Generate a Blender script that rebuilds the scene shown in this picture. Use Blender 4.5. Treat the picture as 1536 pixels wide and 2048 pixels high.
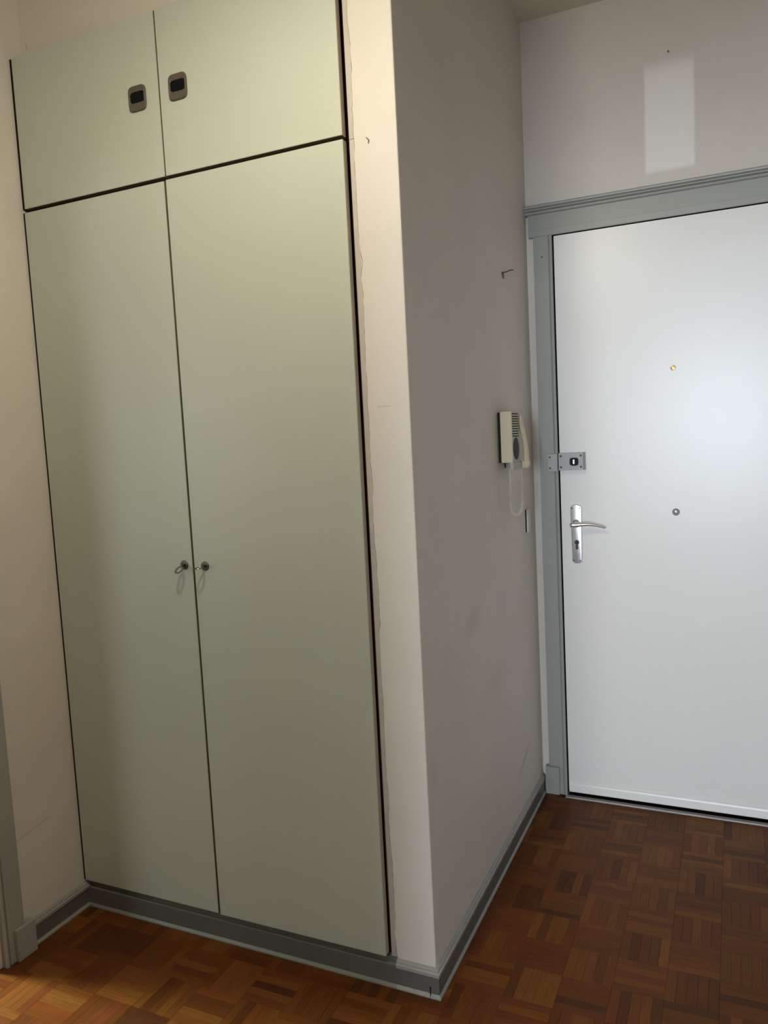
import bpy, bmesh, math, random
from mathutils import Vector, Matrix
for o in list(bpy.data.objects): bpy.data.objects.remove(o, do_unlink=True)
S = bpy.context.scene
COL = S.collection
random.seed(7)

# ------------------------------------------------------------------ camera
F = Vector((-0.41384519, 0.90535233, -0.09523301))
RT = Vector((0.91032465, 0.41082674, -0.05030327))
UP = Vector((0.00641791, 0.10751072, 0.99418321))
CAM = Vector((1.81519, -1.66138, 1.39228))
FPX = 1547.28
cd = bpy.data.cameras.new('camera'); cam = bpy.data.objects.new('camera', cd); COL.objects.link(cam)
m = Matrix.Identity(4)
for i in range(3):
    m[i][0] = RT[i]; m[i][1] = UP[i]; m[i][2] = -F[i]; m[i][3] = CAM[i]
cam.matrix_world = m
cd.sensor_fit = 'VERTICAL'; cd.sensor_height = 36.0; cd.lens = FPX / 2048 * 36.0
cd.clip_start = 0.02
S.camera = cam
# ------------------------------------------------------------------ world, lights, exposure
S.view_settings.view_transform = 'Standard'; S.view_settings.look = 'None'
S.view_settings.gamma = 1.0; S.view_settings.use_curve_mapping = False
S.view_settings.exposure = 0.0
w = bpy.data.worlds.new('world'); S.world = w; w.use_nodes = True
w.node_tree.nodes['Background'].inputs[0].default_value = (0.75, 0.85, 1.0, 1)
w.node_tree.nodes['Background'].inputs[1].default_value = 0.5

def area(name, loc, aim, sx, sy, power, col):
    l = bpy.data.lights.new(name, 'AREA'); l.shape = 'RECTANGLE'; l.size = sx; l.size_y = sy
    l.energy = power; l.color = col
    o = bpy.data.objects.new(name, l); COL.objects.link(o); o.location = loc
    o.rotation_euler = (Vector(aim) - Vector(loc)).to_track_quat('-Z', 'Y').to_euler()
    return o
WIN_POWER, LEFT_POWER, LAMP_POWER = 178, 22, 31
area('daylight_window', (1.72, -4.90, 1.45), (1.72, 0, 1.2), 0.95, 1.15, WIN_POWER, (0.74, 0.86, 1.0))  # daylight through the added, unseen corridor window
area('daylight_doorway', (-1.45, -0.52, 1.25), (0.15, -0.5, 0.0), 0.42, 0.9, LEFT_POWER, (0.88, 1.0, 0.85)).data.spread = math.radians(75)
area('added_next_room_light', (-2.0, -3.55, 1.35), (0.35, 0.0, 0.9), 1.2, 1.3, 24, (0.86, 1.0, 0.97))  # unseen source added to brighten the wardrobe from the next room
LAMP = Vector((1.03, -0.80, 2.50))
pl = bpy.data.lights.new('hall_lamp', 'POINT'); pl.energy = LAMP_POWER; pl.color = (1.0, 0.93, 0.74)
pl.shadow_soft_size = 0.085
po = bpy.data.objects.new('hall_lamp', pl); COL.objects.link(po); po.location = LAMP

# ------------------------------------------------------------------ dimensions (metres)
XL = -0.025            # left wall face
XC = 1.1286            # face of the side wall
YP = 0.0134            # front of the pillar
YW = 1.205             # face of the wall with the entry door
YD = 1.1915            # face of the entry door
XR = 2.35; YB = -5.0; ZC = 2.83
HB = 0.066
DX0, DX1 = 1.2292, 2.1300   # entry door leaf
DZ1 = 2.0780

# ------------------------------------------------------------------ materials
def mat(name, col, rough=0.6, metal=0.0, spec=0.5, var=0.0, vscale=2.0, bump=0.0, bscale=60, coat=0.0):
    M = bpy.data.materials.new(name); M.use_nodes = True
    nt = M.node_tree; b = nt.nodes['Principled BSDF']
    b.inputs['Base Color'].default_value = (*col, 1)
    b.inputs['Roughness'].default_value = rough; b.inputs['Metallic'].default_value = metal
    b.inputs['Specular IOR Level'].default_value = spec
    b.inputs['Coat Weight'].default_value = coat
    tc = nt.nodes.new('ShaderNodeNewGeometry')
    if var:
        n = nt.nodes.new('ShaderNodeTexNoise'); n.inputs['Scale'].default_value = vscale
        n.inputs['Detail'].default_value = 6; n.inputs['Roughness'].default_value = 0.65
        nt.links.new(tc.outputs['Position'], n.inputs['Vector'])
        r = nt.nodes.new('ShaderNodeMapRange'); r.inputs[1].default_value = 0.3; r.inputs[2].default_value = 0.7
        r.inputs[3].default_value = 1 - var; r.inputs[4].default_value = 1 + var
        nt.links.new(n.outputs[0], r.inputs[0])
        mx = nt.nodes.new('ShaderNodeVectorMath'); mx.operation = 'SCALE'
        mx.inputs[0].default_value = col; nt.links.new(r.outputs[0], mx.inputs['Scale'])
        nt.links.new(mx.outputs[0], b.inputs['Base Color'])
    if bump:
        n2 = nt.nodes.new('ShaderNodeTexNoise'); n2.inputs['Scale'].default_value = bscale
        n2.inputs['Detail'].default_value = 4
        nt.links.new(tc.outputs['Position'], n2.inputs['Vector'])
        bp = nt.nodes.new('ShaderNodeBump'); bp.inputs['Strength'].default_value = bump
        bp.inputs['Distance'].default_value = 0.001
        nt.links.new(n2.outputs[0], bp.inputs['Height']); nt.links.new(bp.outputs[0], b.inputs['Normal'])
    return M

WALLC = (0.66, 0.61, 0.54)
rear_m = mat('rear_wall_paint', (0.26, 0.255, 0.25), 0.8)
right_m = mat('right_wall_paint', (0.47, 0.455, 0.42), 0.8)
wall_m = mat('wall_paint', WALLC, 0.68, var=0.04, vscale=2.5, bump=0.7, bscale=14)
ceil_m = mat('ceiling_paint', (0.70, 0.62, 0.52), 0.9, var=0.03)
door_m = mat('entry_door_paint', (0.81, 0.785, 0.75), 0.33, var=0.012, vscale=1.5, bump=0.08, bscale=12)
cas_m = mat('grey_green_trim_paint', (0.335, 0.335, 0.30), 0.45, var=0.03, vscale=4, bump=0.1)
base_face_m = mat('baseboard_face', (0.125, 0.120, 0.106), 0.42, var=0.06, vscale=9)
base_m = mat('baseboard_paint', (0.31, 0.30, 0.275), 0.45, var=0.06, vscale=9, bump=0.1)
ward_m = mat('wardrobe_door_paint', (0.50, 0.525, 0.45), 0.38, var=0.02, vscale=1.2, bump=0.06, bscale=15)
edge_m = mat('wardrobe_edge', (0.50, 0.43, 0.36), 0.5)
gap_edge_m = mat("gap_shade_edge", (0.15, 0.125, 0.075), 0.8)  # dark edge colour that paints the shade in the door gaps
frame_m = mat('wardrobe_frame_paint', (0.50, 0.45, 0.39), 0.55, var=0.05, vscale=12)
wood_in = mat('raw_wood_inside', (0.11, 0.035, 0.025), 0.7)
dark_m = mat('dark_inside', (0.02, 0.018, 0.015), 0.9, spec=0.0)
plinth_m = mat('plinth_paint', (0.22, 0.22, 0.19), 0.45, var=0.05, vscale=8)
pull_m = mat('brown_grey_plastic', (0.098, 0.080, 0.058), 0.42)
black_m = mat('black_plastic', (0.012, 0.012, 0.012), 0.55, spec=0.15)
alu_m = mat('brushed_aluminium', (0.80, 0.80, 0.82), 0.30, 1.0, var=0.08, vscale=40)
steel_m = mat('dull_steel', (0.30, 0.29, 0.26), 0.35, 1.0)
bronze_m = mat('aged_metal', (0.13, 0.125, 0.105), 0.48, 1.0)
brass_m = mat('brass', (0.42, 0.31, 0.14), 0.3, 1.0)
lock_m = mat('lock_grey_enamel', (0.36, 0.36, 0.345), 0.42, 0.1, var=0.03, vscale=30)
screw_m = mat('dark_screw', (0.06, 0.055, 0.05), 0.45, 0.8)
cream_m = mat('cream_plastic', (0.62, 0.53, 0.37), 0.45)
cream2_m = mat('grey_cream_plastic', (0.42, 0.38, 0.30), 0.5)
oval_m = mat('dark_grey_plastic', (0.035, 0.033, 0.03), 0.6, spec=0.15)
cord_m = mat('cord_plastic', (0.62, 0.57, 0.46), 0.5)
thr_m = mat('threshold_metal', (0.62, 0.60, 0.62), 0.4, 0.7)
gap_m = mat('dark_gap', (0.010, 0.010, 0.011), 0.95, spec=0.0)
sub_m = mat('subfloor', (0.06, 0.03, 0.015), 0.8)

def patched_wall():
    """door-wall paint with the cleaner rectangle where something once hung"""
    M = wall_m.copy(); M.name = 'wall_paint_patch'; nt = M.node_tree
    b = nt.nodes['Principled BSDF']; src = b.inputs['Base Color'].links[0].from_socket
    g = nt.nodes.new('ShaderNodeNewGeometry'); sp = nt.nodes.new('ShaderNodeSeparateXYZ')
    nt.links.new(g.outputs['Position'], sp.inputs[0])
    def edge(sock, a, c):
        r = nt.nodes.new('ShaderNodeMapRange'); r.interpolation_type = 'SMOOTHSTEP'
        r.inputs[1].default_value = a; r.inputs[2].default_value = c
        nt.links.new(sock, r.inputs[0]); return r.outputs[0]
    def mul(a, c):
        k = nt.nodes.new('ShaderNodeMath'); k.operation = 'MULTIPLY'
        nt.links.new(a, k.inputs[0]); nt.links.new(c, k.inputs[1]); return k.outputs[0]
    f = mul(mul(edge(sp.outputs[0], 1.538, 1.551), edge(sp.outputs[0], 1.706, 1.693)),
            mul(edge(sp.outputs[2], 2.228, 2.250), edge(sp.outputs[2], 2.610, 2.545)))
    mx = nt.nodes.new('ShaderNodeMix'); mx.data_type = 'RGBA'
    nt.links.new(f, mx.inputs[0]); nt.links.new(src, mx.inputs[6])
    mx.inputs[7].default_value = (0.84, 0.80, 0.75, 1)
    nt.links.new(mx.outputs[2], b.inputs['Base Color'])
    return M
wall_patch_m = patched_wall()

def side_wall_mat():
    """side-wall paint with brown scuffs low down and a grubby zone beside the entry-phone"""
    M = wall_m.copy(); M.name = 'side_wall_paint'; nt = M.node_tree
    b = nt.nodes['Principled BSDF']; src = b.inputs['Base Color'].links[0].from_socket
    g = nt.nodes.new('ShaderNodeNewGeometry')
    cur = src
    for (cy, cz, ry, rz, rot, col, k) in ((0.93, 0.235, 0.12, 0.018, 0.42, (0.36, 0.27, 0.20), 0.55),
                                         (0.42, 0.86, 0.11, 0.05, 0.3, (0.52, 0.45, 0.36), 0.5),
                                         (0.62, 0.62, 0.2, 0.07, 0.1, (0.58, 0.50, 0.45), 0.4),
                                         (0.06, 0.55, 0.04, 0.07, 0.0, (0.55, 0.50, 0.42), 0.4)):
        mp = nt.nodes.new('ShaderNodeMapping'); mp.vector_type = 'TEXTURE'
        mp.inputs['Location'].default_value = (XC, cy, cz); mp.inputs['Rotation'].default_value = (rot, 0, 0)
        mp.inputs['Scale'].default_value = (1, ry, rz)
        nt.links.new(g.outputs['Position'], mp.inputs[0])
        n = nt.nodes.new('ShaderNodeTexNoise'); n.inputs['Scale'].default_value = 1.6
        nt.links.new(mp.outputs[0], n.inputs['Vector'])
        ad = nt.nodes.new('ShaderNodeVectorMath'); ad.operation = 'MULTIPLY_ADD'
        nt.links.new(n.outputs['Color'], ad.inputs[0]); ad.inputs[1].default_value = (0, .8, .8)
        nt.links.new(mp.outputs[0], ad.inputs[2])
        gr = nt.nodes.new('ShaderNodeTexGradient'); gr.gradient_type = 'SPHERICAL'
        sb = nt.nodes.new('ShaderNodeVectorMath'); sb.operation = 'MULTIPLY'
        sb.inputs[1].default_value = (0, 1, 1); nt.links.new(ad.outputs[0], sb.inputs[0])
        s2 = nt.nodes.new('ShaderNodeVectorMath'); s2.operation = 'SUBTRACT'; s2.inputs[1].default_value = (0, .4, .4)
        nt.links.new(sb.outputs[0], s2.inputs[0]); nt.links.new(s2.outputs[0], gr.inputs[0])
        mu = nt.nodes.new('ShaderNodeMath'); mu.operation = 'MULTIPLY'; mu.inputs[1].default_value = k
        nt.links.new(gr.outputs[1], mu.inputs[0])
        mx = nt.nodes.new('ShaderNodeMix'); mx.data_type = 'RGBA'
        nt.links.new(mu.outputs[0], mx.inputs[0]); nt.links.new(cur, mx.inputs[6])
        mx.inputs[7].default_value = (*col, 1); cur = mx.outputs[2]
    nt.links.new(cur, b.inputs['Base Color'])
    return M
side_wall_m = side_wall_mat()

def wood(name, stuff=False):
    """oak/merbau parquet finger: tone from the object colour (or a colour attribute), grain along local x"""
    M = bpy.data.materials.new(name); M.use_nodes = True; nt = M.node_tree
    b = nt.nodes['Principled BSDF']; b.inputs['Roughness'].default_value = 0.36
    b.inputs['Specular IOR Level'].default_value = 0.09
    if stuff:
        at = nt.nodes.new('ShaderNodeAttribute'); at.attribute_name = 'tone'; tone = at.outputs['Color']
        uv = nt.nodes.new('ShaderNodeUVMap'); uv.uv_map = 'grain'; vec = uv.outputs[0]
    else:
        oi = nt.nodes.new('ShaderNodeObjectInfo'); tone = oi.outputs['Color']
        tc = nt.nodes.new('ShaderNodeTexCoord')
        ad = nt.nodes.new('ShaderNodeVectorMath'); ad.operation = 'MULTIPLY_ADD'
        nt.links.new(oi.outputs['Location'], ad.inputs[0]); ad.inputs[1].default_value = (7.3, 5.1, 1)
        nt.links.new(tc.outputs['Object'], ad.inputs[2]); vec = ad.outputs[0]
    mp = nt.nodes.new('ShaderNodeMapping'); mp.inputs['Scale'].default_value = (14, 260, 14)
    nt.links.new(vec, mp.inputs[0])
    n = nt.nodes.new('ShaderNodeTexNoise'); n.inputs['Scale'].default_value = 1.0; n.inputs['Detail'].default_value = 5
    nt.links.new(mp.outputs[0], n.inputs['Vector'])
    r = nt.nodes.new('ShaderNodeMapRange'); r.inputs[1].default_value = .3; r.inputs[2].default_value = .7
    r.inputs[3].default_value = .70; r.inputs[4].default_value = 1.10
    nt.links.new(n.outputs[0], r.inputs[0])
    v = nt.nodes.new('ShaderNodeVectorMath'); v.operation = 'SCALE'
    nt.links.new(tone, v.inputs[0]); nt.links.new(r.outputs[0], v.inputs['Scale'])
    nt.links.new(v.outputs[0], b.inputs['Base Color'])
    bp = nt.nodes.new('ShaderNodeBump'); bp.inputs['Strength'].default_value = .15; bp.inputs['Distance'].default_value = .0005
    nt.links.new(n.outputs[0], bp.inputs['Height']); nt.links.new(bp.outputs[0], b.inputs['Normal'])
    return M
wood_m = wood('parquet_wood'); wood_stuff_m = wood('parquet_wood_far', True)

# ------------------------------------------------------------------ helpers
def link(name, me, parent=None, label=None, kind=None, cat=None, group=None):
    o = bpy.data.objects.new(name, me); COL.objects.link(o)
    if parent: o.parent = parent
    if label: o['label'] = label
    if kind: o['kind'] = kind
    if cat: o['category'] = cat
    if group: o['group'] = group
    return o
def mesh(name, bm, mats, smooth=False):
    bmesh.ops.recalc_face_normals(bm, faces=bm.faces)
    me = bpy.data.meshes.new(name); bm.to_mesh(me); bm.free()
    for mm in (mats if isinstance(mats, (list, tuple)) else [mats]): me.materials.append(mm)
    if smooth:
        for p in me.polygons: p.use_smooth = True
        me.set_sharp_from_angle(angle=math.radians(35))
    return me
def local(parent, v):
    return Vector(v)
def box(bm, x0, x1, y0, y1, z0, z1, bev=0.0, seg=2, mi=0):
    vs = [bm.verts.new((x, y, z)) for x in (x0, x1) for y in (y0, y1) for z in (z0, z1)]
    fs = [bm.faces.new([vs[i] for i in q]) for q in ((0,1,3,2),(4,6,7,5),(0,4,5,1),(2,3,7,6),(0,2,6,4),(1,5,7,3))]
    for f in fs: f.material_index = mi
    if bev:
        es = list({e for f in fs for e in f.edges})
        bmesh.ops.bevel(bm, geom=es, offset=bev, segments=seg, affect='EDGES', clamp_overlap=True)
def obox(name, d, m_, parent=None, bev=0.0, **k):
    bm = bmesh.new(); box(bm, *d, bev=bev); return link(name, mesh(name, bm, m_, bev > 0), parent, **k)
def prism(bm, pts, axis, a, c, mi=0):
    """extrude a closed 2-D outline between a and c along axis"""
    def P(p, t):
        return {'x': (t, p[0], p[1]), 'y': (p[0], t, p[1]), 'z': (p[0], p[1], t)}[axis]
    A = [bm.verts.new(P(p, a)) for p in pts]; B = [bm.verts.new(P(p, c)) for p in pts]
    n = len(pts); fs = []
    fs.append(bm.faces.new(A)); fs.append(bm.faces.new(B[::-1]))
    for i in range(n): fs.append(bm.faces.new([A[i], A[(i+1) % n], B[(i+1) % n], B[i]]))
    for f in fs: f.material_index = mi
def sweep(bm, pts, rads, n=10, cap=True, flat=1.0, upv=(0, 0, 1)):
    """tube through pts; flat squashes it along the upv direction"""
    rings = []; prev = None
    for i, p in enumerate(pts):
        p = Vector(p); a = Vector(pts[max(i-1, 0)]); c = Vector(pts[min(i+1, len(pts)-1)])
        t = (c - a).normalized()
        if prev is None:
            u = Vector(upv); u = (u - t*u.dot(t))
            if u.length < 1e-4: u = t.orthogonal()
        else: u = prev - t*prev.dot(t)
        u.normalize(); prev = u; s = t.cross(u)
        r = rads[i] if isinstance(rads, (list, tuple)) else rads
        rings.append([bm.verts.new(p + u*math.cos(2*math.pi*k/n)*r*flat + s*math.sin(2*math.pi*k/n)*r) for k in range(n)])
    for a, c in zip(rings, rings[1:]):
        for k in range(n): bm.faces.new([a[k], a[(k+1) % n], c[(k+1) % n], c[k]])
    if cap: bm.faces.new(rings[0][::-1]); bm.faces.new(rings[-1])
def lathe(bm, prof, c, axis, n=28):
    """prof: (radius, offset along axis); axis unit vector"""
    ax = Vector(axis); u = ax.orthogonal().normalized(); v = ax.cross(u); c = Vector(c); rings = []
    for r, h in prof:
        if r < 1e-6: rings.append([bm.verts.new(c + ax*h)])
        else: rings.append([bm.verts.new(c + ax*h + (u*math.cos(2*math.pi*k/n) + v*math.sin(2*math.pi*k/n))*r) for k in range(n)])
    for a, b in zip(rings, rings[1:]):
        for k in range(n):
            k2 = (k+1) % n
            if len(a) == 1 and len(b) == 1: continue
            if len(a) == 1: bm.faces.new([a[0], b[k2], b[k]])
            elif len(b) == 1: bm.faces.new([a[k], a[k2], b[0]])
            else: bm.faces.new([a[k], a[k2], b[k2], b[k]])
def lobj(name, prof, c, axis, m_, parent=None, n=28, **k):
    bm = bmesh.new(); lathe(bm, prof, c, axis, n); return link(name, mesh(name, bm, m_, True), parent, **k)
def empty(name, loc, label=None, cat=None, group=None, kind=None):
    o = bpy.data.objects.new(name, None); COL.objects.link(o); o.location = loc; o.empty_display_size = .05
    if label: o['label'] = label
    if cat: o['category'] = cat
    if group: o['group'] = group
    if kind: o['kind'] = kind
    return o
def adopt(root):
    """children were modelled in world space: cancel the root's offset"""
    for ch in root.children: ch.matrix_parent_inverse = Matrix.Translation(root.location).inverted()

# ------------------------------------------------------------------ floor
floor = obox('floor', (-3.3, 2.6, YB, 1.45, -0.06, -0.009), sub_m, kind='structure', label='brown mosaic parquet floor of small square blocks')
TX, TY, X0, Y0 = 0.1228, 0.1205, 1.649, 0.433
TONES = [((.130, .042, .0085), 5), ((.112, .034, .0075), 4), ((.155, .054, .0110), 4), ((.095, .029, .0080), 2.5),
         ((.074, .024, .0085), 1.2), ((.160, .058, .0120), 1.6), ((.125, .036, .0110), 3)]
def tone():
    c = random.choices([t[0] for t in TONES], [t[1] for t in TONES])[0]; k = random.uniform(.92, 1.10)
    return (c[0]*k, c[1]*k*random.uniform(.94, 1.06), c[2]*k)
def project(x, y, z=0):
    d = Vector((x, y, z)) - CAM; zz = d.dot(F)
    if zz < .05: return None
    return 768 + FPX*d.dot(RT)/zz, 1024 - FPX*d.dot(UP)/zz, zz
fingers = []
NF = 5; JO = 0.0002
for i in range(-15, 7):
    for j in range(-46, 8):
        ox, oy = X0 + i*TX, Y0 + j*TY
        ct = tone()
        for k in range(NF):
            if (i + j) % 2 == 0:   # fingers along y
                r = [ox + k*TX/NF, ox + (k+1)*TX/NF, oy, oy + TY]; al = 'y'
            else:
                r = [ox, ox + TX, oy + k*TY/NF, oy + (k+1)*TY/NF]; al = 'x'
            r[0] = max(r[0], XL); r[1] = min(r[1], XR); r[2] = max(r[2], YB); r[3] = min(r[3], 1.165 if r[1] > 1.225 and r[0] > 1.19 else 1.19)
            if r[1] - r[0] < .004 or r[3] - r[2] < .004: continue
            if r[0] < XC and r[3] > YP:
                if r[1] <= XC + .004 and r[2] < YP - .004: r[3] = YP
                elif r[1] > XC + .004: r[0] = XC
                else: continue
            if r[0] < 1.31 and r[3] < -1.45 and (r[0] < 1.2 or r[3] > -1.6): continue
            t = tone() if random.random() < .62 else tuple(c*random.uniform(.93, 1.07) for c in ct)
            cx, cy = (r[0]+r[1])/2, (r[2]+r[3])/2
            q = project(cx, cy); vis = 0
            if q and -25 < q[0] < 1561 and q[1] < 2075 and q[1] > 0:
                vis = (r[1]-r[0])*(r[3]-r[2])/q[2]**3
            fingers.append((vis, r, al, t))
fingers.sort(key=lambda f: -f[0])
near = [f for f in fingers if f[0] > 0][:300]; rest = fingers[len(near):]
shared = {}
def finger_mesh(L, W):
    key = (round(L, 3), round(W, 4))
    if key not in shared:
        bm = bmesh.new(); l, w_ = L/2 - JO/2, W/2 - JO/2; b_ = .0003
        lo = [bm.verts.new((sx*l, sy*w_, -.008)) for sx, sy in ((-1,-1),(1,-1),(1,1),(-1,1))]
        mi = [bm.verts.new((sx*l, sy*w_, -b_)) for sx, sy in ((-1,-1),(1,-1),(1,1),(-1,1))]
        hi = [bm.verts.new((sx*(l-b_), sy*(w_-b_), 0)) for sx, sy in ((-1,-1),(1,-1),(1,1),(-1,1))]
        bm.faces.new(hi); bm.faces.new(lo[::-1])
        for a, c in ((lo, mi), (mi, hi)):
            for k in range(4): bm.faces.new([a[k], a[(k+1) % 4], c[(k+1) % 4], c[k]])
        shared[key] = mesh('parquet_finger', bm, wood_m)
    return shared[key]
for vis, r, al, t in near:
    L, W = (r[1]-r[0], r[3]-r[2]) if al == 'x' else (r[3]-r[2], r[1]-r[0])
    o = link('parquet_finger', finger_mesh(L, W), floor)
    o.location = ((r[0]+r[1])/2, (r[2]+r[3])/2, random.uniform(-.0002, 0))
    o.rotation_euler = (random.uniform(-.0012, .0012), random.uniform(-.0006, .0006), math.pi/2 if al == 'y' else 0)
    o.color = (*t, 1)
bm = bmesh.new(); tl = bm.loops.layers.color.new('tone'); ul = bm.loops.layers.uv.new('grain')
bm.loops.layers.color
tl = None
bm.free()
verts, faces, cols, uvs = [], [], [], []
for vis, r, al, t in rest:
    z = random.uniform(-.0002, 0); b0 = len(verts); off = (random.uniform(0, 9), random.uniform(0, 9))
    x0, x1, y0, y1 = r[0]+JO/2, r[1]-JO/2, r[2]+JO/2, r[3]-JO/2; bb = .0003
    V = [(x0,y0,-.008),(x1,y0,-.008),(x1,y1,-.008),(x0,y1,-.008),(x0,y0,z-bb),(x1,y0,z-bb),(x1,y1,z-bb),(x0,y1,z-bb),
         (x0+bb,y0+bb,z),(x1-bb,y0+bb,z),(x1-bb,y1-bb,z),(x0+bb,y1-bb,z)]
    verts += V
    for q in ((8,9,10,11),(0,1,5,4),(1,2,6,5),(2,3,7,6),(3,0,4,7),(4,5,9,8),(5,6,10,9),(6,7,11,10),(7,4,8,11)):
        faces.append([b0+i for i in q]); cols.append(t)
        for i in q:
            X, Y = V[i][0]+off[0], V[i][1]+off[1]
            uvs.append((X, Y) if al == 'x' else (Y, X))
me = bpy.data.meshes.new('parquet_field'); me.from_pydata(verts, [], faces); me.materials.append(wood_stuff_m)
ca = me.attributes.new('tone', 'FLOAT_COLOR', 'FACE')
for i, c in enumerate(cols): ca.data[i].color = (*c, 1)
uvl = me.uv_layers.new(name='grain')
for i, u in enumerate(uvs): uvl.data[i].uv = u
link('parquet_field', me, floor, kind='stuff')

# ------------------------------------------------------------------ walls and ceiling
obox('ceiling', (-3.3, 2.6, YB-.1, 1.45, ZC, ZC+.12), ceil_m, kind='structure', label='dim off-white ceiling over the hall')
# left wall with a doorway (y -1.10 .. -0.31)
OY0, OY1, OZ = -1.30, -0.315, 2.06
bm = bmesh.new()
box(bm, XL-.12, XL, OY1, 0.62, -.009, ZC); box(bm, XL-.12, XL, -1.6, OY0, -.009, ZC); box(bm, XL-.12, XL, OY0, OY1, OZ, ZC)
wl = link('wall_left', mesh('wall_left', bm, wall_m), kind='structure', label='off-white wall to the left of the wardrobe with a faint slanting crack')
# pillar + side wall: one solid, its front left edge left ragged where the plaster meets the wardrobe frame
bm = bmesh.new()
zs = [0.0 + i*ZC/260 for i in range(261)]; XE = 1.0225
rag = []; v = 0
for z in zs:
    v = v*.75 + random.gauss(0, .0011)
    if z < .15: v2 = v + .006*(.15 - z)/.15
    else: v2 = v + (random.random() < .07)*random.uniform(-.0014, .0010)
    rag.append(XE + max(-.0022, min(.006, v2)))
fl = [bm.verts.new((x, YP, z)) for x, z in zip(rag, zs)]
fb = [bm.verts.new((x - .0006, YP+.0022, z)) for x, z in zip(rag, zs)]
fr = [bm.verts.new((XC - .004, YP, z)) for z in zs]
fs_ = [bm.verts.new((XC - .001, YP + .001, z)) for z in zs]
ft = [bm.verts.new((XC, YP + .004, z)) for z in zs]
fd = [bm.verts.new((XC, YW+.12, z)) for z in zs]
bk = [bm.verts.new((XE + .0005, YP+.0022, z)) for z in zs]
b2 = [bm.verts.new((XE + .0005, YW+.12, z)) for z in zs]
loop = [fb, fl, fr, fs_, ft, fd, b2, bk]
for i in range(260):
    for a in range(len(loop)):
        c = (a+1) % len(loop)
        bm.faces.new([loop[a][i], loop[c][i], loop[c][i+1], loop[a][i+1]])
me = mesh('wall_side', bm, [side_wall_m]); 
ws = link('wall_side', me, kind='structure', label='off-white plastered wall end and side wall between wardrobe and entry door')
# wall over the wardrobe, set a little back
obox('wall_front', (XL, 1.0222, 0.046, 0.16, 2.478, ZC), wall_m, kind='structure', label='strip of beige wall above the wardrobe')
# wall with the entry door (opening x 1.2235..2.136)
bm = bmesh.new()
box(bm, XC, 1.2240, YW, YW+.12, -.009, ZC); box(bm, 2.1360, XR, YW, YW+.12, -.009, ZC); box(bm, 1.2240, 2.1360, YW, YW+.12, 2.084, ZC)
wb = link('wall_back', mesh('wall_back', bm, wall_patch_m), kind='structure', label='wall around and above the entry door with a cleaner rectangle where something hung')
obox('wall_right', (XR, XR+.12, YB-.1, 1.45, -.009, ZC), right_m, kind='structure', label='plain off-white wall on the right of the hall')
bm = bmesh.new(); box(bm, XL, 1.335, -1.6, -1.45, -.009, ZC); box(bm, 1.08, 1.2, YB, -1.6, -.009, ZC); box(bm, 1.2, XR, -1.98, -1.86, 1.98, ZC); box(bm, 2.25, XR, -1.98, -1.86, -.009, 1.98)  # unseen corner and lintel, placed to block part of the window light
link('wall_rear_blocker', mesh('wall_rear_blocker', bm, rear_m), kind='structure', label='unseen wall and lintel behind the viewpoint, added to block daylight')
bm = bmesh.new()
box(bm, 1.08, 1.28, YB-.12, YB, -.009, ZC); box(bm, 2.32, XR, YB-.12, YB, -.009, ZC)
box(bm, 1.28, 2.32, YB-.12, YB, -.009, .80); box(bm, 1.28, 2.32, YB-.12, YB, 2.10, ZC)
link('wall_far', mesh('wall_far', bm, rear_m), kind='structure', label='unseen wall around the added window at the far end of the corridor')  # unseen corridor end, added to hold the daylight window
bm = bmesh.new()
for x0, x1, z0, z1 in ((1.28, 1.33, .80, 2.10), (2.27, 2.32, .80, 2.10), (1.33, 2.27, .80, .85), (1.33, 2.27, 2.05, 2.10), (1.785, 1.815, .85, 2.05)):
    box(bm, x0, x1, YB-.08, YB-.02, z0, z1)
link('added_window', mesh('added_window', bm, door_m), kind='structure', label='unseen window added at the far end of the corridor for daylight')  # unseen window, added as the source of the corridor daylight
# unseen neighbouring room, added so daylight can come through the left doorway
bm = bmesh.new(); box(bm, -3.3, -3.2, -4.1, .62, -.009, ZC); box(bm, -3.2, XL-.12, .5, .62, -.009, ZC); box(bm, -3.2, .1, -4.1, -4.0, -.009, ZC); box(bm, XL-.12, XL, -4.0, -1.6, -.009, ZC)
link('wall_next_room', mesh('wall_next_room', bm, wall_m), kind='structure', label='unseen added walls of the room beyond the left doorway')

bm = bmesh.new(); prev = None
for x, z in zip(rag, zs):
    if z < .074: continue
    w_ = random.uniform(.0002, .0012); cur = (bm.verts.new((x - w_, YP + .0006, z)), bm.verts.new((x + .0002, YP + .0006, z)))
    if prev: bm.faces.new([prev[0], prev[1], cur[1], cur[0]])
    prev = cur
link('edge_crack', mesh('edge_crack', bm, dark_m), ws, label='ragged dark crack between plaster and wardrobe frame')
# faint crack on the left wall and hairline on the pillar: shallow raised paint lips
def crack(name, pts, r, parent, m_, lab=None):
    bm = bmesh.new(); sweep(bm, pts, r, 5); return link(name, mesh(name, bm, m_), parent, label=lab)
crk_m = mat('crack_brown', (0.30, 0.26, 0.21), .9)  # brown tone of the cracks and the tick mark
crack('crack', [(XL, -.245 + i*.018, .318 + i*.0022 + random.uniform(-.0015, .0015)) for i in range(9)], .0005, wl, crk_m, 'faint slanting crack low on the wall')
crack('crack', [(1.045 + i*.005, YP, 1.466 + random.uniform(-.0007, .0007)) for i in range(8)], .0004, ws, crk_m, 'short horizontal hairline crack')
crack('staple', [(1.0525, YP-.0005, 2.076), (1.0600, YP-.0035, 2.069), (1.0575, YP-.0005, 2.062)], .0009, ws, bronze_m, 'small bent staple')

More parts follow.
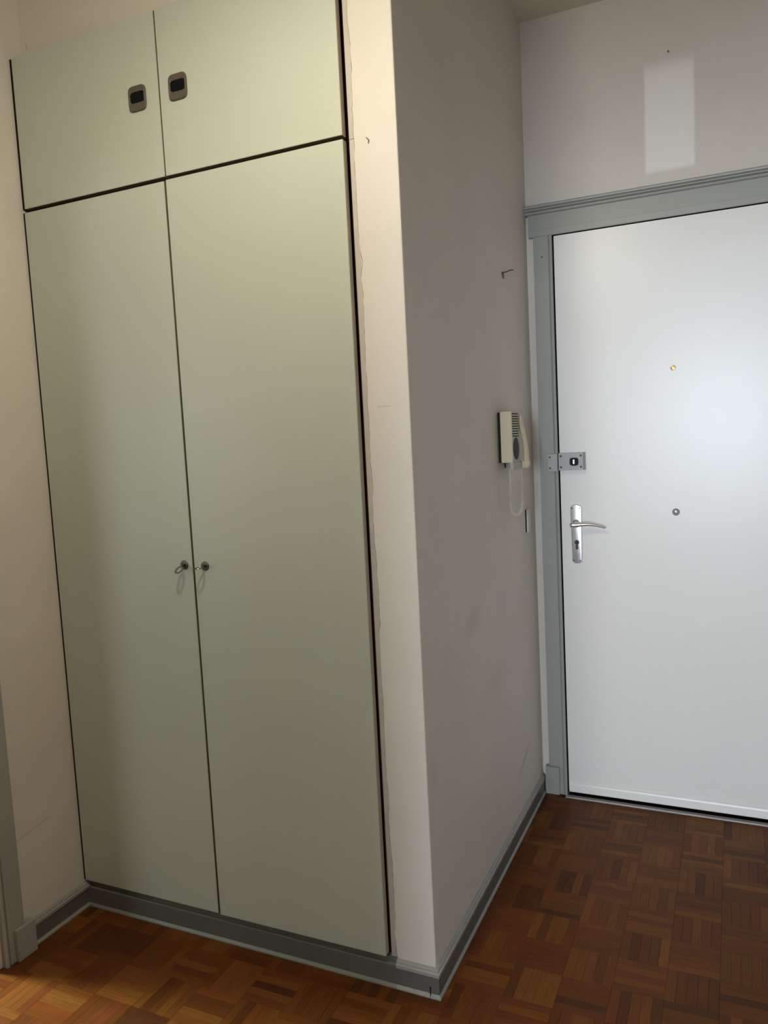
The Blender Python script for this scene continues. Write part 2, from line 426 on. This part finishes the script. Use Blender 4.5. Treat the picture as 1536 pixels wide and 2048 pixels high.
crack('mark', [(-.002, .0458, 2.552), (-.0025, .0455, 2.543), (-.0035, .0458, 2.534)], .0006, bpy.data.objects['wall_front'], crk_m, 'tiny dark tick mark')
# ------------------------------------------------------------------ baseboards
BPROF = [(0, 0), (.0150, 0), (.0150, .0035), (.0105, .0105), (.0105, .0540), (.0125, .0560), (.0125, .0640), (.0085, .0670),
         (.0085, .0700), (.0050, .0735), (0, .0750)]
def miter(name, prof, path, mats, label):
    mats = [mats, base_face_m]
    """sweep a (out, z) profile along a floor path of (point, outward dir at that vertex)"""
    bm = bmesh.new(); rings = []
    for (px, py), (dx, dy) in path:
        rings.append([bm.verts.new((px + dx*o_, py + dy*o_, z)) for o_, z in prof])
    for a, c in zip(rings, rings[1:]):
        n = len(prof)
        for k in range(n):
            f = bm.faces.new([a[k], a[(k+1) % n], c[(k+1) % n], c[k]])
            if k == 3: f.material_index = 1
    bm.faces.new(rings[0]); bm.faces.new(rings[-1][::-1])
    return link(name, mesh(name, bm, mats), kind='structure', label=label)
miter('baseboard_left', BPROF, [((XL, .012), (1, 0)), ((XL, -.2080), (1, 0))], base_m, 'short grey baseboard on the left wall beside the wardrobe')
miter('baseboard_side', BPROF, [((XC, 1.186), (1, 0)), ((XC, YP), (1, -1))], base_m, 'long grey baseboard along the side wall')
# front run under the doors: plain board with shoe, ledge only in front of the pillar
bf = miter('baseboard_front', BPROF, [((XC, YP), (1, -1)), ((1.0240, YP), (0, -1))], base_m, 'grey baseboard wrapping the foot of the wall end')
bm = bmesh.new()
box(bm, XC + .0005 - .013, XC + .0012 - .013, YP - .0154, YP - .0100, 0, .030)
link('joint', mesh('joint', bm, gap_m), bf, label='dark open mitre joint')

# ------------------------------------------------------------------ wardrobe (tall unit)
WX0, WXM, WX1 = -0.0186, 0.4845, 0.9994
DZ0, DZT = 0.0832, 2.0782
wd = empty('wardrobe', (0.49, 0.25, 0), 'tall built-in wardrobe with two plain grey-green doors each holding a key', 'wardrobe')
bm = bmesh.new()
# carcass: sides, bottom, top, back, middle post
box(bm, XL+.001, -.006, .024, .60, .060, 2.0820); box(bm, .9920, 1.0045, .040, .60, .060, 2.0820)
box(bm, -.006, .9920, .024, .60, .060, .082); box(bm, -.006, .9920, .024, .60, 2.064, 2.0820)
box(bm, -.006, .9920, .585, .60, .082, 2.064)
link('carcass', mesh('carcass', bm, wood_in), wd)
obox('middle_post', (.470, .498, .024, .05, .082, 2.064), dark_m, wd)
obox('gap_shade', (XL+.0003, WX0-.0006, .0012, .023, DZ0, DZT), dark_m, wd, label='dark strip standing in for the shaded gap beside the left door')  # dark strip paints the shade in the gap by the left wall
obox('frame_strip', (1.0068, 1.0222, .0175, .60, .074, 2.0815), frame_m, wd, bev=.0005, label='narrow beige frame strip beside the doors')
def slab(name, x0, x1, z0, z1, parent, m_, y0=0.0, th=.020, lab=None):
    bm = bmesh.new(); box(bm, x0, x1, y0, y0+th, z0, z1, bev=.0009, seg=2)
    bm.normal_update(); bmesh.ops.recalc_face_normals(bm, faces=bm.faces)
    for f in bm.faces:
        if f.normal.x > .5 and x1 > .9 and f.calc_area() > .002: f.material_index = 1
        elif abs(f.normal.y) < .5 and f.calc_area() > .002: f.material_index = 2
    me = mesh(name, bm, [m_, edge_m, gap_edge_m], True)
    return link(name, me, parent, label=lab)
dl = slab('door', WX0, WXM-.0038, DZ0, DZT, wd, ward_m)
dr = slab('door', WXM+.0034, WX1, DZ0-.001, DZT+.001, wd, ward_m, y0=-.0015)
pl_ = miter('tmp', [(0, 0), (.0150, 0), (.0150, .0035), (.0105, .0105), (.0105, .0600), (0, .0600)],
            [((1.0238, YP), (0, -1)), ((XL+.0005, YP), (0, -1))], plinth_m, None)
pl_.name = 'plinth'; pl_.data.name = 'plinth'; pl_.parent = wd; del pl_['kind']
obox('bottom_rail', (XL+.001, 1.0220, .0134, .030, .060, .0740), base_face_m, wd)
def escutcheon(cx, cz, y, parent):
    return lobj('escutcheon', [(0, -.002), (.0128, -.002), (.0128, .0012), (.0118, .0024), (.0062, .0030), (.0055, .0018), (0, .0018)],
                (cx, y, cz), (0, -1, 0), bronze_m, parent)
escutcheon(.4538, 1.0769, 0, dl); escutcheon(.5236, 1.0757, -.0015, dr)
adopt(wd)
def key(cx, cz, y, roll, droop, label):
    e = empty('key', (cx, y, cz), label, 'key', None)
    bm = bmesh.new(); d = Vector((0, -math.cos(droop), -math.sin(droop)))
    p1 = Vector((0, -.0075, 0)); p2 = p1 + d*.005
    sweep(bm, [(0, .004, 0), (0, -.003, 0), p1, p2], [.0032, .0032, .0028, .0024], 12)
    lathe(bm, [(0, 0), (.0045, 0), (.0045, .002), (0, .002)], (0, -.0035, 0), (0, -1, 0), 16)
    link('shaft', mesh('shaft', bm, bronze_m, True), e)
    bm = bmesh.new(); N = 30; rings = []; LB, WB = .0120, .0088
    wv = Vector((math.cos(roll), 0, math.sin(roll))); wv = (wv - d*wv.dot(d)).normalized(); nv = wv.cross(d)
    c0 = p2 + d*(LB - .0005)
    for k in range(N):
        a = 2*math.pi*k/N; c = c0 + d*math.cos(a)*LB + wv*math.sin(a)*WB
        nr = (d*math.cos(a)/LB + wv*math.sin(a)/WB).normalized()
        rings.append([bm.verts.new(c + nr*math.cos(2*math.pi*q/8)*.0029 + nv*math.sin(2*math.pi*q/8)*.0018) for q in range(8)])
    for k in range(N):
        a, b = rings[k], rings[(k+1) % N]
        for q in range(8): bm.faces.new([a[q], a[(q+1) % 8], b[(q+1) % 8], b[q]])
    link('bow', mesh('bow', bm, steel_m, True), e)
    return e
key(.4538, 1.0769, -.0025, math.radians(-4), .60, 'dark key in the left wardrobe door, its bow tilted down to the left')
key(.5236, 1.0757, -.0040, math.radians(4), .04, 'shiny key in the right wardrobe door, its bow level')

# ------------------------------------------------------------------ overhead cabinet
oc = empty('overhead_cabinet', (0.49, 0.25, 2.084), 'low cabinet above the wardrobe with two doors and brown recessed pulls', 'cabinet')
bm = bmesh.new()
box(bm, XL+.001, -.006, .024, .045, 2.0845, 2.4770); box(bm, .9920, 1.0045, .040, .60, 2.0845, 2.4770)
box(bm, -.006, .9920, .024, .60, 2.0845, 2.100); box(bm, -.006, .9920, .024, .60, 2.462, 2.4770)
box(bm, -.006, .9920, .585, .60, 2.100, 2.462); box(bm, .470, .498, .024, .05, 2.100, 2.462)
link('carcass', mesh('carcass', bm, wood_in), oc)
obox('frame_strip', (1.0068, 1.0222, .0175, .60, 2.0822, ZC-.001), frame_m, oc, bev=.0005, label='upper beige frame strip beside the cabinet doors')
ODZ0, ODZ1 = 2.0885, 2.4950
obox('gap_shade', (XL+.0003, WX0+.0014, .0012, .023, ODZ0, ODZ1), dark_m, oc, label='dark strip standing in for the shaded gap beside the left door')  # same painted gap shade beside the upper left door
odoors = [slab('door', WX0+.0022, .4852, ODZ0, ODZ1, oc, ward_m), slab('door', .4896, WX1-.0008, ODZ0, ODZ1+.001, oc, ward_m, y0=-.0008)]
def barrel(w_, h_, n=40, cx=0, cz=0, b=.11, r=.20):
    """rectangle with bowed sides and softened corners"""
    out = []
    for k in range(n):
        a = 2*math.pi*(k+.5)/n; c, s = math.cos(a), math.sin(a); p = 9
        x = math.copysign(abs(c)**(2/p), c); z = math.copysign(abs(s)**(2/p), s)
        out.append((cx + x*(1 - b*z*z)*w_/2, cz + z*(1 - b*x*x)*h_/2))
    return out
def squircle(w_, h_, n=40, p=4.2, cx=0, cz=0):
    out = []
    for k in range(n):
        a = 2*math.pi*k/n; c, s = math.cos(a), math.sin(a)
        out.append((cx + math.copysign(abs(c)**(2/p), c)*w_/2, cz + math.copysign(abs(s)**(2/p), s)*h_/2))
    return out
def pull(cx, cz, y, parent):
    """squarish bezel with a dished rim and a recessed finger slot in its upper half"""
    n = 40; bm = bmesh.new()
    sl = (0, .0035)
    loops = [(barrel(.0585, .0660, n), y+.0005), (barrel(.0585, .0660, n), y-.0030), (barrel(.0550, .0625, n), y-.0052),
             (barrel(.0490, .0560, n), y-.0048), (barrel(.0465, .0290, n, *sl), y-.0018), (barrel(.0450, .0275, n, *sl), y+.0140)]
    rings = [[bm.verts.new((cx + p[0], yy, cz + p[1])) for p in pts] for pts, yy in loops]
    for a, b in zip(rings, rings[1:]):
        for k in range(n): bm.faces.new([a[k], a[(k+1) % n], b[(k+1) % n], b[k]])
    p_ = link('pull', mesh('pull', bm, pull_m, True), parent, label='brown-grey plastic recessed pull')
    bm = bmesh.new()
    prism(bm, [(cx + a, cz + c) for a, c in barrel(.0460, .0288, n, *sl)], 'y', y-.0014, y+.0004)
    link('recess', mesh('recess', bm, gap_m), parent, label='black finger slot')
    return p_
for (px_, dd, yy) in ((.4170, odoors[0], 0.0), (.5475, odoors[1], -.0008)):
    pull(px_, 2.2946, yy, dd)
adopt(oc)

# ------------------------------------------------------------------ door frame of the entry door
def casing_profile(x0, x1, x2, x3, y):
    # flat board x0..x1, groove, rounded bead x2..x3
    pts = [(x0, YW), (x0, y+.001), (x0+.001, y), (x1, y), (x1+.0012, y+.004), (x2, y+.004)]
    for k in range(7):
        a = math.pi*k/6; c = (x2+x3)/2; r = (x3-x2)/2
        pts.append((c - r*math.cos(a), y + .002 - .0055*math.sin(a)))
    pts += [(x3, YW)]
    return pts
tr = empty('trim_1', (1.18, YW, 0), 'grey-green casing and header of the entry door', None, kind='structure')
bm = bmesh.new(); prism(bm, casing_profile(1.1565, 1.2095, 1.2130, 1.2240, 1.1885), 'z', 0, 2.0815)
link('casing', mesh('casing', bm, cas_m, True), tr)
bm = bmesh.new(); prism(bm, [(2*1.6796 - x, y) for x, y in casing_profile(1.1565, 1.2095, 1.2130, 1.2240, 1.1885)], 'z', 0, 2.0815)
link('casing', mesh('casing', bm, cas_m, True), tr)
bm = bmesh.new(); prism(bm, [(YW, 2.0815), (1.1875, 2.0815), (1.1855, 2.0835), (1.1850, 2.1040), (1.1870, 2.1050), (1.1870, 2.1600), (YW, 2.1600)], 'x', 1.1400, 2.225)
link('header', mesh('header', bm, cas_m), tr)
bm = bmesh.new()
prism(bm, [(YW, 2.1590), (1.1800, 2.1590), (1.1765, 2.1620), (1.1765, 2.1660), (1.1800, 2.1690), (1.1700, 2.1715), (1.1690, 2.1745),
           (1.1730, 2.1770), (1.1660, 2.1800), (1.1650, 2.1850), (1.1700, 2.1895), (YW, 2.1910)], 'x', XC+.0005, 2.30)
link('cornice', mesh('cornice', bm, cas_m), tr)
obox('foot_block', (1.1440, 1.1960, 1.1775, 1.1883, 0, .1080), cas_m, tr, bev=.0012)
obox('foot_block', (1.1440, 1.1563, 1.1886, YW, 0, .1080), cas_m, tr)
lobj('nail_hole', [(0, -.001), (.0026, -.001), (.0026, .0006), (0, .0006)], (1.1865, 1.1883, 2.0100), (0, -1, 0), gap_m, tr, 10)
bm = bmesh.new(); prism(bm, [(1.1655, -.0085), (1.1655, .0015), (1.1690, .0030), (1.1860, .0035), (1.1860, -.0085)], 'x', 1.2200, 2.139)
link('threshold', mesh('threshold', bm, thr_m), tr, label='thin metal threshold strip')
# rebate behind the leaf: dark lining that shows in the gaps
bm = bmesh.new()
box(bm, 1.2238, 1.2262, YW-.0130, YW+.12, .009, 2.084); box(bm, 2.1335, 2.1362, YW-.0130, YW+.12, .009, 2.084); box(bm, 1.2262, 2.1335, YW-.013, YW+.12, 2.0815, 2.084)
box(bm, 1.2262, 2.1335, YW+.07, YW+.12, -.009, 2.0815)
link('rebate', mesh('rebate', bm, gap_m), tr, label='dark rebate around the door')
# keeper of the surface lock
bm = bmesh.new(); box(bm, 1.1905, 1.2262, 1.1650, 1.1885, 1.2395, 1.3030, bev=.0015)
kp = link('lock_keeper', mesh('lock_keeper', bm, lock_m, True), tr, label='grey metal lock keeper')
for z in (1.2510, 1.2915):
    lobj('screw', [(.0036, -.001), (.0036, .0005), (0, .0008)], (1.1990, 1.1648, z), (0, -1, 0), screw_m, kp, 12)
obox('rib', (1.2180, 1.2250, 1.1636, 1.1652, 1.2415, 1.3010), lock_m, kp, bev=.0004)
adopt(tr)
# the grandchildren keep world coordinates because the casing parents sit at the root offset

# ------------------------------------------------------------------ entry door
dr1 = empty('door_1', (1.68, YD, .012), 'plain white entry door with lever handle, surface lock and peephole', None, kind='structure')
leaf = obox('door_leaf', (DX0, DX1, YD, YD+.042, .0170, DZ1), door_m, dr1, bev=.0015)
bm = bmesh.new(); prism(bm, [(YD+.0005, .0175), (YD-.0080, .0175), (YD-.0095, .0200), (YD-.0070, .0450), (YD-.0050, .0500), (YD-.0022, .0515), (YD-.0030, .0540), (YD+.0005, .0550)], 'x', DX0+.003, DX1-.003)
link('draught_strip', mesh('draught_strip', bm, door_m), dr1, label='white draught strip along the foot of the door')
lobj('peephole', [(.0090, -.001), (.0090, .0020), (.0082, .0032), (.0058, .0036), (.0052, .0012), (0, .0022)], (1.6232, YD, 1.5809), (0, -1, 0), brass_m, dr1, label='round brass peephole')
st = lobj('stud', [(.0120, -.001), (.0120, .0015), (.0105, .0030), (.0095, .0030)], (1.6262, YD, 1.0850), (0, -1, 0), bronze_m, dr1, label='small round chrome stud')
lobj('cap', [(.0095, .0020), (.0085, .0050), (.0055, .0075), (0, .0085)], (1.6262, YD, 1.0850), (0, -1, 0), alu_m, st)
# surface lock body
bm = bmesh.new()
y1 = YD - .0255
prism(bm, [(1.2295, YD-.0004), (1.2295, y1+.001), (1.2305, y1), (1.3165, y1), (1.3225, y1+.008), (1.3225, YD-.0004)], 'z', 1.2425, 1.3050)
lk = link('surface_lock', mesh('surface_lock', bm, lock_m), dr1, label='grey metal surface-mounted lock')
for x in (1.2385, 1.3098):
    for z in (1.2535, 1.2940):
        lobj('screw', [(.0040, -.001), (.0040, .0006), (0, .0009)], (x, y1, z), (0, -1, 0), screw_m, lk, 12)
bm = bmesh.new(); prism(bm, [(1.2860 + a, 1.2728 + c) for a, c in squircle(.0300, .0280, 28, 4)], 'y', y1-.0100, y1+.0005)
bmesh.ops.bevel(bm, geom=[e for e in bm.edges if all(abs(v_.co.y - (y1-.0100)) < 1e-5 for v_ in e.verts)], offset=.0025, segments=2, affect='EDGES')
link('lock_knob', mesh('lock_knob', bm, black_m, True), lk, label='black turning knob')
obox('knob_inlay', (1.2836, 1.2888, y1-.0120, y1-.0098, 1.2650, 1.2805), alu_m, lk, bev=.0006)
# handle plate: slim, rounded ends, slightly tapering downwards
def plate_outline(ins=0.0):
    out = []; cx = 1.2840; zt, zb = 1.1158, .8970; wt, wb = .0212 - ins, .0185 - ins
    for k in range(13):
        a = math.pi*k/12; out.append((cx + wt*math.cos(a), zt - .0150 + (.0150-ins)*math.sin(a)))
    for k in range(13):
        a = math.pi + math.pi*k/12; out.append((cx + wb*math.cos(a), zb + .0120 + (.0120-ins)*math.sin(a)))
    return out
n = 26; bm = bmesh.new()
rings = [[bm.verts.new((x, y, z)) for x, z in plate_outline(i)] for i, y in ((0, YD+.0004), (0, YD-.0040), (.0022, YD-.0070), (.0040, YD-.0076))]
for a, b in zip(rings, rings[1:]):
    for k in range(n): bm.faces.new([a[k], a[(k+1) % n], b[(k+1) % n], b[k]])
bm.faces.new(rings[-1])
hp = link('handle_plate', mesh('handle_plate', bm, alu_m, True), dr1, label='slim silver handle plate with rounded ends')
for x, z in ((1.2700, 1.1020), (1.2975, 1.1020), (1.2720, .9090), (1.2955, .9090)):
    lobj('screw', [(.0026, -.001), (.0026, .0006), (0, .0008)], (x, YD-.0076, z), (0, -1, 0), screw_m, hp, 12)
bm = bmesh.new()
lathe(bm, [(.0150, 0), (.0135, .004), (.0095, .009), (.0085, .030), (.0100, .036)], (1.2840, YD-.0070, 1.0455), (0, -1, 0), 24)
yl = YD - .0480
pts, rr = [], []
for k in range(21):
    t = k/20
    x = 1.2700 + .1200*t
    z = 1.0440 + .0035*math.sin(min(t*1.5, 1)*math.pi*.5) - .0170*max(0, t-.45)**1.6*2.2
    y = yl + .020*t**1.5 
    pts.append((x, y, z)); rr.append(.0125*(1 - .60*t**.9) if t > .02 else .0095)
sweep(bm, pts, rr, 16, flat=.82)
link('lever', mesh('lever', bm, alu_m, True), hp, label='curved silver lever')
bm = bmesh.new()
kz = .9760; pts = []
for k in range(17):
    a = math.radians(-60 + 300*k/16); pts.append((1.2845 + .0088*math.cos(a), kz + .0088*math.sin(a)))
for k in range(7):
    a = math.pi + math.pi*k/6; pts.append((1.2845 + .0050*math.cos(a), kz - .0215 + .0050*math.sin(a)))
prism(bm, pts, 'y', YD-.0088, YD-.0060)
cy_ = link('lock_cylinder', mesh('lock_cylinder', bm, screw_m), hp, label='dark key cylinder')
bm = bmesh.new(); prism(bm, [(1.2832, kz+.006), (1.2858, kz+.006), (1.2858, kz-.005), (1.2832, kz-.005)], 'y', YD-.0092, YD-.0087)
link('key_slot', mesh('key_slot', bm, gap_m), hp)
adopt(dr1)

# nail in the wall above the door
e = empty('nail', (1.6220, YW, 2.6130), 'small nail in the wall above the entry door, over the lighter rectangle', 'nail')
lobj('shank', [(.0012, -.004), (.0012, .0080)], (0, 0, 0), (0, -1, 0), bronze_m, e, 10)
lobj('head', [(0, .0075), (.0026, .0075), (.0026, .0090), (0, .0094)], (0, 0, 0), (0, -1, 0), bronze_m, e, 12)

# bent hook on the side wall
e = empty('wall_hook', (XC, .8566, 1.9060), 'small bent wire hook on the side wall above the entry phone', 'hook')
lobj('plug', [(.0045, -.002), (.0045, .0018), (.0020, .0030), (0, .0030)], (0, 0, 0), (1, 0, 0), bronze_m, e, 14)
bm = bmesh.new()
sweep(bm, [(-.002, 0, .000), (.012, .010, .004), (.022, .022, .010), (.028, .036, .012)], .0019, 8)
link('upper_wire', mesh('upper_wire', bm, bronze_m, True), e)
bm = bmesh.new(); sweep(bm, [(.001, 0, .002), (.004, .000, -.006), (.004, .001, -.018)], .0026, 8)
link('lower_wire', mesh('lower_wire', bm, bronze_m, True), e)

# ------------------------------------------------------------------ entry phone on the side wall
ip = empty('entry_phone', (XC, .78, 1.30), 'cream entry phone with slotted grille and coiled cord on the side wall', 'phone')
PX = 1.177
obox('wall_mount', (XC, XC+.0115, .7400, .8300, 1.2940, 1.4540), black_m, ip, bev=.001, label='mounting plate coloured black as a shadow gap')  # black colour stands for the shadow gap between body and wall
bm = bmesh.new(); box(bm, XC+.0115, PX, .7290, .8150, 1.2945, 1.4550, bev=.0018)
link('body', mesh('body', bm, cream_m, True), ip)
# grille: raised field with ten open slots (dark recess strips between ribs)
bd = obox('grille', (PX-.0003, PX+.0006, .7300, .8130, 1.2960, 1.4530), cream2_m, ip)
gz0 = 1.4495
for k in range(10):
    z = gz0 - k*.0078
    obox('grille_slot', (PX+.0004, PX+.0011, .7330, .8080, z-.0036, z-.0008), gap_m, bd)
bm = bmesh.new(); lathe(bm, [(1.0, 0), (1.0, .10), (.92, .14), (0, .16)], (0, 0, 0), (1, 0, 0), 32)
for v_ in bm.verts: v_.co = Vector((PX + v_.co.x*.015 + .0002, .7715 + v_.co.y*.0345, 1.3370 + v_.co.z*.0355))
link('call_button', mesh('call_button', bm, oval_m, True), ip, label='dark grey oval button')
# lower cradle that carries the foot of the handset
bm = bmesh.new(); box(bm, PX-.010, PX+.0012, .7330, .8420, 1.2705, 1.2965, bev=.002)
link('cradle', mesh('cradle', bm, cream2_m, True), ip)
bm = bmesh.new(); box(bm, XC+.004, XC+.030, .8165, .9000, 1.2950, 1.4450, bev=.002)
link('handset_rest', mesh('handset_rest', bm, cream2_m, True), ip)
# handset: bowed bar with a thicker ear and mouth piece
bm = bmesh.new(); pts, rr = [], []
for k in range(25):
    t = k/24
    z = 1.4420 - t*.1690
    bow = math.sin(math.pi/2*min(1, t*1.35))
    pts.append((XC + .0360 + .0230*bow, .8600, z))
    rr.append(.0085 + .0012*math.cos(2*math.pi*t))
sweep(bm, pts, rr, 16, flat=1.9, upv=(0, 1, 0))
box(bm, XC+.026, XC+.050, .8420, .8780, 1.4230, 1.4450, bev=.004); box(bm, XC+.040, XC+.069, .8430, .8780, 1.2715, 1.2960, bev=.004)
link('handset', mesh('handset', bm, cream_m, True), ip, label='cream bowed handset')
# coiled cord hanging in a U
cord = []
P0 = Vector((XC+.030, .7560, 1.2705)); P1 = Vector((XC+.042, .8600, 1.2705)); zb_ = 1.125
ctrl = []
for k in range(61):
    t = k/60
    if t < .42: c = Vector((P0.x, P0.y + .004*t, P0.z - (P0.z - zb_ - .03)*(t/.42)))
    elif t < .58:
        a = math.pi*(t-.42)/.16; c = Vector((P0.x + (P1.x-P0.x)*(1-math.cos(a))/2, P0.y + (P1.y-P0.y)*(1-math.cos(a))/2, zb_ + .03 - .034*math.sin(a)))
    else: c = Vector((P1.x, P1.y, zb_ + .03 + (P1.z - zb_ - .03)*((t-.58)/.42)))
    ctrl.append(c)
L = [0]
for a, b in zip(ctrl, ctrl[1:]): L.append(L[-1] + (b-a).length)
tot = L[-1]; NT = 1700; straight = .038; turns = 95
def at(s):
    for i in range(60):
        if L[i+1] >= s: f = (s-L[i])/(L[i+1]-L[i]); return ctrl[i].lerp(ctrl[i+1], f), (ctrl[i+1]-ctrl[i]).normalized()
    return ctrl[-1], (ctrl[-1]-ctrl[-2]).normalized()
cp = []
for k in range(NT+1):
    s = tot*k/NT; c, t = at(s)
    rr_ = .0046*min(1, max(0, (s-straight)/.008), max(0, (tot-s-straight)/.008))
    u = Vector((1, 0, 0)); u = (u - t*u.dot(t)).normalized(); v_ = t.cross(u)
    a = 2*math.pi*turns*k/NT
    cp.append(c + (u*math.cos(a) + v_*math.sin(a))*rr_)
bm = bmesh.new(); sweep(bm, cp, .0015, 6)
link('coiled_cord', mesh('coiled_cord', bm, cord_m, True), ip, label='off-white coiled cord')
bm = bmesh.new(); sweep(bm, [(XC+.003, .80, 1.297), (XC+.004, .80, 1.275)], .0022, 8)
link('feed_cable', mesh('feed_cable', bm, black_m, True), ip, label='black cable end under the mount')
adopt(ip)

# small blank cover on the wall below the cord
e = empty('wall_plate', (XC, 1.075, 1.070), 'tiny off-white blank cover plate on the side wall below the phone cord', 'wall plate')
bm = bmesh.new(); box(bm, .0035, .0095, -.020, .020, -.042, .042, bev=.002); link('cover', mesh('cover', bm, wall_m, True), e)
obox('backing', (0, .0038, -.0185, .0185, -.040, .040), gap_m, e, label='dark backing')

# ------------------------------------------------------------------ casing of the doorway in the left wall
tl = empty('trim_2', (XL, OY1, 0), 'grey casing of the doorway at the left edge', None, kind='structure')
def mirror_casing(y0, y1, y2, y3, x):
    pts = [(XL, y0), (x-.001, y0), (x, y0-.001), (x, y1), (x-.004, y1-.0012), (x-.004, y2)]
    for k in range(7):
        a = math.pi*k/6; c = (y2+y3)/2; r = (y2-y3)/2
        pts.append((x - .002 + .0055*math.sin(a), c + r*math.cos(a)))
    return pts + [(XL, y3)]
cx_ = XL + .0165
bm = bmesh.new(); prism(bm, mirror_casing(-.2340, -.2880, -.2915, -.3025, cx_), 'z', 0, 2.075)
link('casing', mesh('casing', bm, cas_m, True), tl)
bm = bmesh.new(); prism(bm, [(x, 2*(OY0+OY1)/2 - y) for x, y in mirror_casing(-.2340, -.2880, -.2915, -.3025, cx_)], 'z', 0, 2.075)
link('casing', mesh('casing', bm, cas_m, True), tl)
obox('header', (XL, cx_+.002, OY0-.085, -.2300, 2.0755, 2.155), cas_m, tl, bev=.001)
obox('foot_block', (cx_+.0003, cx_+.0135, -.2720, -.2095, 0, .0900), cas_m, tl, bev=.0012)
obox('foot_block', (XL, cx_, -.2337, -.2095, 0, .0900), cas_m, tl)
bm = bmesh.new()
box(bm, XL-.12, XL+.001, OY1-.0125, OY1, 0, OZ); box(bm, XL-.12, XL+.001, OY0, OY0+.0125, 0, OZ); box(bm, XL-.12, XL+.001, OY0+.0125, OY1-.0125, OZ-.012, OZ)
link('jamb', mesh('jamb', bm, cas_m), tl)
adopt(tl)

# ------------------------------------------------------------------ unseen hall lamp (above the frame), shade added to cut upward light
lp = empty('pendant_lamp', (LAMP.x, LAMP.y, ZC), 'unseen hanging hall lamp near the ceiling, open cream shade added to cut upward light', 'lamp')
lobj('ceiling_rose', [(0, 0), (.05, 0), (.045, .02), (.01, .03), (0, .03)], (0, 0, 0), (0, 0, -1), door_m, lp)
bm = bmesh.new(); sweep(bm, [(0, 0, -.02), (0, 0, -(ZC-LAMP.z)+.11)], .003, 8); link('cable', mesh('cable', bm, door_m), lp)
lobj('socket', [(0, 0), (.018, 0), (.02, .03), (0, .03)], (0, 0, -(ZC-LAMP.z)+.12), (0, 0, -1), door_m, lp)

shade = bmesh.new()
zr = -(ZC-LAMP.z) + .010
lathe(shade, [(.135, -zr), (.120, -zr-.045), (.060, -zr-.105), (.022, -zr-.125), (.021, -zr-.123), (.058, -zr-.102), (.117, -zr-.043), (.132, -zr), (.135, -zr)], (0, 0, 0), (0, 0, -1), 40)
link('shade', mesh('shade', shade, ceil_m, True), lp)
